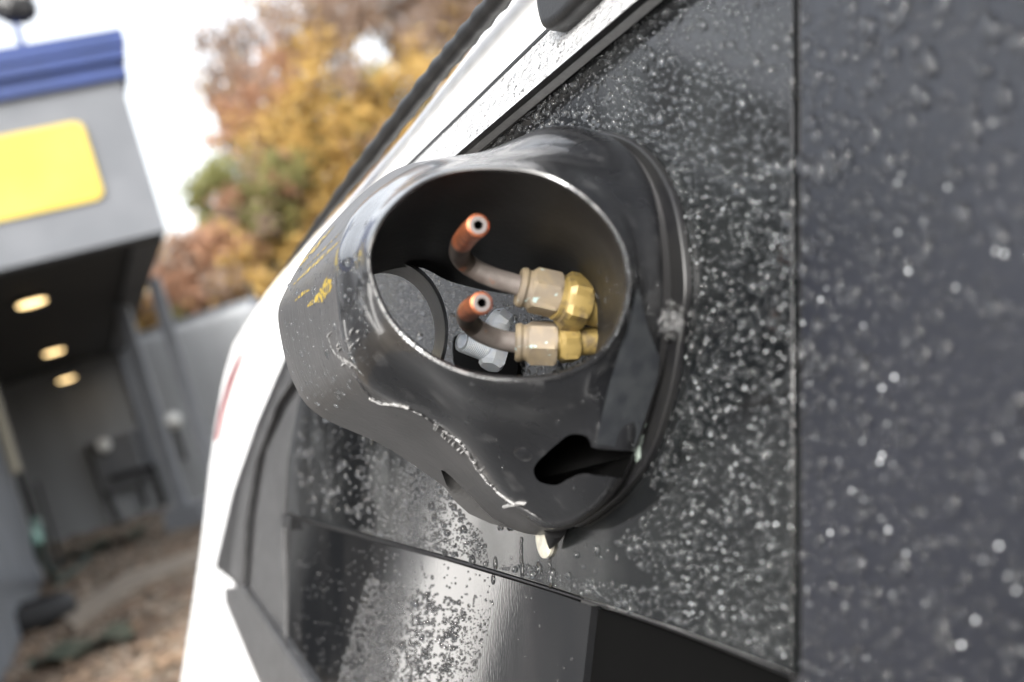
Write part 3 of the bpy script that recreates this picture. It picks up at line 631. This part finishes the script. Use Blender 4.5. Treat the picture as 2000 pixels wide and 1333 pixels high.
# white plastic tee behind the lower pipe
tee = thing('plastic_tee', 'translucent white plastic threaded tee fitting behind the lower copper pipe', 'pipe fitting', tuple(Q(965, 670, 1.24)))
ax0, ax1 = Q(902, 666, 1.225), Q(968, 692, 1.25); rr_ = .0052
prof = [(0, rr_ * .7, 0), (0, rr_, 0)] + [(.03 + .6 * i / 24, rr_ * (1.06 if i % 2 else .97), 0) for i in range(25)] + [(.66, rr_ * .9, 0), (1, rr_ * .9, 0)]
gg = Geo(); gg.turned(ax0, ax1, prof, 36, caps=False); gg.turned(ax0 + (ax1 - ax0) * .25, ax0, [(0, 0.0001, 0), (0, rr_ * .72, 0), (1, rr_ * .72, 0), (1, rr_, 0)], 36, caps=False); gg.make('threaded_branch', M['white_plastic'], tee, smooth=True)
Geo().turned(Q(978, 640, 1.26), Q(958, 718, 1.24), [(0, .003, 0), (0, .005, 0), (.25, .0056, 0), (.3, .0056, 0), (.45, .0068, 1), (.9, .0064, 1), (1, .0048, .5), (1, .003, 0)], 48).make('tee_body', M['white_plastic'], tee, smooth=True, sharp=25)
Geo().turned(Q(955, 618, 1.27), Q(992, 645, 1.27), [(0, .002, 0), (.05, .005, 0), (.3, .0072, 1), (.8, .0072, 1), (1, .005, 0), (1, .001, 0)], 48).make('tee_cap', M['white_plastic'], tee, smooth=True, sharp=25)
# flat black plate painting the dark opening behind it
gr = plate('opening_patch', [(884, 668), (905, 655), (990, 668), (1010, 730), (960, 760), (895, 735)], .002, .0018, M['recess_shade'], cover, sm=4)

# ------------------------------------------------------------ rain drops
def drop_template(seg=10):
    v = []; f = []
    lv_ = ((.94, 0.0), (1.0, .30), (.70, .78))
    for (r_, z) in lv_:
        for k in range(seg): a = 2 * math.pi * k / seg; v.append((r_ * math.cos(a), r_ * math.sin(a), z))
    v.append((0, 0, 1.0))
    for i in range(2):
        for k in range(seg): q = (k + 1) % seg; f += [(i * seg + k, i * seg + q, (i + 1) * seg + q), (i * seg + k, (i + 1) * seg + q, (i + 1) * seg + k)]
    for k in range(seg): f.append((2 * seg + k, 2 * seg + (k + 1) % seg, 3 * seg))
    return np.array(v), np.array(f)
TV, TF = drop_template()
def drops(name, pos, nor, size, material=None, parent=None, label=None, elong=(1., 1.6), flat=.85, kind='stuff', tangent=SD):
    N = len(pos)
    if N == 0: return
    pos = np.array(pos, dtype=float); nor = np.array(nor, dtype=float); size = np.array(size, dtype=float)
    t = np.tile(np.array(tangent), (N, 1)); t = t - nor * (t * nor).sum(1)[:, None]; t /= np.linalg.norm(t, axis=1)[:, None]; b = np.cross(nor, t)
    ang = rng.normal(0, .45, N); ca, sa = np.cos(ang)[:, None], np.sin(ang)[:, None]; t, b = t * ca + b * sa, b * ca - t * sa
    el = rng.uniform(*elong, N)
    ph = rng.uniform(0, 6.28, (N, 2)); th = np.arctan2(TV[:, 1], TV[:, 0])
    wob = 1 + .10 * np.sin(2 * th[None] + ph[:, :1]) + .06 * np.sin(3 * th[None] + ph[:, 1:])
    x = TV[None, :, 0] * wob * (size * el)[:, None]; y = TV[None, :, 1] * wob * (size * (1 - .22 * (TV[None, :, 0] > 0).astype(float).mean()))[:, None]
    y = y * (1 - .25 * TV[None, :, 0] * (1 - TV[None, :, 2]))
    x = x - (.22 * TV[None, :, 2]) * size[:, None]       # sag downhill
    z = TV[None, :, 2] * (size * flat)[:, None]
    co = pos[:, None] + x[..., None] * t[:, None] + y[..., None] * b[:, None] + z[..., None] * nor[:, None]
    k = len(TV); F = (TF[None] + (np.arange(N) * k)[:, None, None]).reshape(-1, 3); co = co.reshape(-1, 3)
    me = bpy.data.meshes.new(name); me.vertices.add(len(co)); me.vertices.foreach_set('co', co.ravel())
    me.loops.add(F.size); me.loops.foreach_set('vertex_index', F.ravel().astype(np.int32)); me.polygons.add(len(F))
    me.polygons.foreach_set('loop_start', np.arange(0, F.size, 3, dtype=np.int32)); me.update(calc_edges=True); me.validate(); me.shade_smooth()
    me.materials.append(material or M['water']); o = bpy.data.objects.new(name, me); COL.objects.link(o)
    if kind: o['kind'] = kind
    if label: o['label'] = label
    return o
NNa = np.array(NN)
def inpoly(x, y, poly):
    c = False; j = len(poly) - 1
    for i in range(len(poly)):
        if (poly[i][1] > y) != (poly[j][1] > y) and x < (poly[j][0] - poly[i][0]) * (y - poly[i][1]) / (poly[j][1] - poly[i][1]) + poly[i][0]: c = not c
        j = i
    return c
def fromP(p):                                                # world -> pixel
    d = p - C0; x = d.dot(Xc); y = d.dot(Yc); z = d.y; return 1000 + FPX * x / z, 666.5 - FPX * y / z
def scatter(poly, h, n_try, size, keep=None, mind=.9):
    """uniform over the car-side plane inside a photo-space outline"""
    ps = [P(x, y, h) for x, y in poly]; us = [(p - P0).dot(HD) for p in ps]; vs = [(p - P0).dot(SD) for p in ps]
    pos, siz = [], []; cell = {}
    for _ in range(n_try):
        u, v_ = random.uniform(min(us), max(us)), random.uniform(min(vs), max(vs))
        p = P0 + HD * u + SD * v_ + NN * h; x, y = fromP(p)
        if not inpoly(x, y, poly): continue
        s = size(x, y, u, v_)
        if s <= 0 or (keep and not keep(x, y)): continue
        ok = True; ci, cj = int(u / .003), int(v_ / .003)
        for a in (-1, 0, 1):
            for b in (-1, 0, 1):
                for (u2, v2, s2) in cell.get((ci + a, cj + b), ()):
                    if (u - u2) ** 2 + (v_ - v2) ** 2 < (mind * (s + s2)) ** 2: ok = False; break
                if not ok: break
            if not ok: break
        if not ok: continue
        cell.setdefault((ci, cj), []).append((u, v_, s)); pos.append(tuple(p)); siz.append(s)
    return pos, siz
def lognorm(m_, s_): return m_ * math.exp(random.gauss(0, s_))
upper = [(600, 712), (745, 460), (945, 285), (1280, 0), (1546, -225), (1547, 1308), (1320, 1222), (1080, 1142), (872, 1080), (700, 1034), (572, 998), (575, 880)]
def size_up(x, y, u, v_):
    dry = [(1080, 1030), (1240, 900), (1290, 980), (1200, 1060), (1290, 1150), (1130, 1130), (1020, 1100), (960, 1110), (940, 1040), (880, 980), (980, 1020)]
    if inpoly(x, y, dry) and random.random() < .985: return 0
    if x < 790 and y > 700 and random.random() < .75: return 0
    nse = noise.noise(Vector((u * 25, v_ * 25, 0)))
    s = lognorm(.00060 if x > 1000 else .00050, .55) * (1 + .35 * nse)
    if x < 700 and random.random() < .7: return 0
    if random.random() < .06: s = random.uniform(.0014, .0024)
    return min(s, .0023)
pos, siz = scatter(upper, .0001, 50000, size_up, mind=1.08)
print('upper drops', len(pos))
def split(mat_, test):
    k_ = [i for i in range(len(pos)) if test(i)]
    drops('rain_droplets', [pos[i] for i in k_], [NNa] * len(k_), [siz[i] for i in k_], mat_, elong=(.95, 1.5))
fl = [random.random() < min(1, max(0, (fromP(Vector(p))[0] - 930) / 160)) for p in pos]
split(M['brightened_water'], lambda i: fl[i]); split(M['water'], lambda i: not fl[i])
lower = [(572, 1022), (700, 1060), (872, 1104), (1080, 1166), (1150, 1190), (1110, 1400), (700, 1400), (572, 1290)]
def size_low(x, y, u, v_):
    xl = 735 - (y - 1060) * .28; xr = 985 - (y - 1100) * .26
    if x < xl: return 0 if random.random() < .97 else lognorm(.0006, .3)
    if x > xr: return 0 if random.random() < .985 else lognorm(.0004, .3)
    for s0 in (790, 852):
        if abs(x - (s0 - 6 * math.sin(y * .02))) < 7 and random.random() < .8: return 0
    if y < 1105 + (x - 730) * .25 + 25: return 0 if random.random() < .9 else lognorm(.0005, .3)
    return lognorm(.00075 * (1 if x < xr - 50 else .5), .45)
pos, siz = scatter(lower, -.0024, 16000, size_low)
drops('rain_droplets', pos, [NNa] * len(pos), siz, elong=(.9, 1.4))
rightp = [(1562, -60), (2150, -100), (2150, 1450), (1566, 1450)]
def size_r(x, y, u, v_):
    s = lognorm(.0012, .45)
    if random.random() < .16: s = random.uniform(.0022, .0038)
    return min(s, .0036)
pos, siz = scatter(rightp, .0008, 8000, size_r, mind=1.25)
drops('rain_droplets', pos, [NNa] * len(pos), siz, elong=(.95, 1.6), flat=.6)
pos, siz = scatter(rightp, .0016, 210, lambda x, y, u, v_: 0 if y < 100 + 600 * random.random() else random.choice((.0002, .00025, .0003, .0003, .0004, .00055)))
drops('glint_beads', pos, [NNa] * len(pos), siz, M['glint_bead'], elong=(.95, 1.1), flat=1.)  # beads added in place of glints on the right panel
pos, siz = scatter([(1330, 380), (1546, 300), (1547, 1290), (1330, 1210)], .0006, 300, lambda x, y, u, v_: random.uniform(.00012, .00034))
drops('glint_beads', pos, [NNa] * len(pos), siz, M['glint_bead'], elong=(.95, 1.1), flat=1.)  # more stand-in glints, over the glass
# drops on the pale rail (tilted surface): bilinear over its four lines
pos, nor, siz = [], [], []
for ks in range(260):
    for kt in range(9):
        if random.random() < .12: continue
        s, t_ = (ks + random.random() * .8) / 260, (kt + .3 + random.random() * .6) / 9.2
        pa = P(TR[0][0] + (TR[1][0] - TR[0][0]) * s, TR[0][1] + (TR[1][1] - TR[0][1]) * s, .001); pb_ = P(TR[2][0] + (TR[3][0] - TR[2][0]) * s, TR[2][1] + (TR[3][1] - TR[2][1]) * s, .012)
        p = pa.lerp(pb_, t_); pa2 = P(TR[1][0], TR[1][1], .001); nn = (pb_ - pa).cross(pa2 - pa if s < .98 else HD * -1).normalized()
        if nn.dot(C0 - p) < 0: nn = -nn
        pos.append(tuple(p)); nor.append(tuple(nn)); siz.append(min((pb_ - pa).length / 9.2 * .45, lognorm(.0006, .3)))
drops('rain_droplets', pos, nor, siz)
# drops on the cover
pos, nor, siz = [], [], []
def addH(x, y, s):
    p, nn = H(x, y)
    if p is not None: pos.append(tuple(p)); nor.append(tuple(nn)); siz.append(s)
for k in range(260):
    a = random.uniform(-.9, .75) if k < 170 else random.uniform(1.6, 3.3)
    f = (a / (2 * math.pi) + .5) % 1 * n; i = int(f) % n
    x, y = fromP(Cf[i].lerp(Bf[i], random.random())); addH(x, y, random.uniform(.0003, .0007))
for k in range(420): addH(random.uniform(550, 720), random.uniform(500, 800), lognorm(.0004, .5))
for k in range(260): addH(random.uniform(1160, 1310), random.uniform(520, 880), lognorm(.00035, .45))
for k in range(120): addH(random.uniform(700, 1250), random.uniform(740, 1000), lognorm(.0003, .4))
for x, y in ((655, 635), (640, 690), (688, 700), (590, 690), (555, 730), (1330, 600)): addH(x, y, .0016)
drops('rain_droplets', pos, nor, siz, M['brightened_water'])
# wet cluster where the flange meets the panel
pos, siz = [], []
for k in range(260):
    x, y = random.gauss(1308, 22), random.gauss(628, 15); h = random.uniform(.004, .011) if x < 1335 else .0005
    pos.append(tuple(P(x, y, h))); siz.append(random.uniform(.0003, .0009))
drops('rain_droplets', pos, [NNa] * len(pos), siz, flat=1.2)
# single large drops
def bigdrop(x, y, s, el, h, label, grp='large separate rain drops under the cover'):
    p = P(x, y, h); seg = 20; g = Geo(); b = SD.cross(NN).normalized(); rgs = []
    for (r_, z) in ((1, 0), (1.02, .2), (.9, .5), (.62, .82), (.3, .97), (.02, 1)):
        rgs.append([p + SD * (-math.cos(a) * s * el * r_ + (s * el * .5 * (1 if math.cos(a) < -.2 else 0) * abs(math.cos(a)) ** 2 * r_)) + b * (math.sin(a) * s * r_ * (1 - .35 * max(0, -math.cos(a)))) + NN * (z * s * .6) for a in [2 * math.pi * k / seg for k in range(seg)]])
    g.loft(rgs, capb=True); o = g.make('water_drop', M['water'], None, origin=p, smooth=True, sharp=180); return tag(o, label, 'water drop', grp)
for x, y, s, el, h, lab in (
    (922, 1096, .0028, .8, .0001, 'fat clear drop sitting on the ledge left of the pair of drops'),
    (967, 1103, .0019, 1.5, .0001, 'upper drop of the pair on the ledge'),
    (963, 1133, .0017, 1.5, -.0024, 'lower drop of the pair just beneath the ledge'),
    (1020, 1117, .0017, 1.8, .0001, 'drop ending the left drip chain below the cover'),
    (1075, 1136, .0019, 1.9, .0001, 'drop ending the right drip chain below the cover'),
    (941, 1070, .0008, 1.3, .0001, 'tiny upper drop above the fat ledge drop'),
    (936, 1083, .0009, 1.3, .0001, 'tiny lower drop just above the fat ledge drop'),
    (868, 1082, .0022, .8, .0002, 'wide drop leftmost on the ledge lip'),
    (1204, 1092, .0010, 1.6, .0001, 'lone small drop on the bare dark panel right of the drips'),
    (1196, 1143, .0010, 1.4, .0001, 'lone bright drop lowest on the bare panel right of the drips')):
    bigdrop(x, y, s, el, h, lab)
pos, siz = [], []
for k in range(26):
    s = k / 25; pos.append(tuple(P(1018 + .7 * math.sin(k), 1052 + s * 56, .0001))); siz.append(random.uniform(.0005, .0011))
    pos.append(tuple(P(1074 + .6 * math.sin(k * 2), 1068 + s * 54, .0001))); siz.append(random.uniform(.0004, .0009))
for k in range(60):
    s = random.random(); pos.append(tuple(P(700 + s * 195, 1034 + s * 52 + random.gauss(0, 2), .0006))); siz.append(random.uniform(.0005, .0013))
for k in range(90):
    pos.append(tuple(P(1546 + random.gauss(0, 2), random.uniform(0, 1320), .0002))); siz.append(random.uniform(.0004, .0010))
drops('rain_droplets', pos, [NNa] * len(pos), siz)
# black drip nib and pale disc standing in for a reflected glow below the cover
tipb = P(1082, 1036, .004); g = Geo()
g.turned(P(1085, 1030, .006), P(1074, 1072, .003), [(0, .0055, 0), (.4, .004, 0), (.8, .0018, 0), (1, .0004, 0)], 16); g.make('drip_nib', M['black_rubber'], cover, smooth=True)
g = Geo(); pc = P(1068, 1047, 0)
g.turned(pc, pc + NN * .0025, [(0, .0105, 0), (.6, .0105, 0), (1, .008, 0)], 32, up=SD); g.make('reflection_disc', M['reflection_disc'], cover, smooth=True)
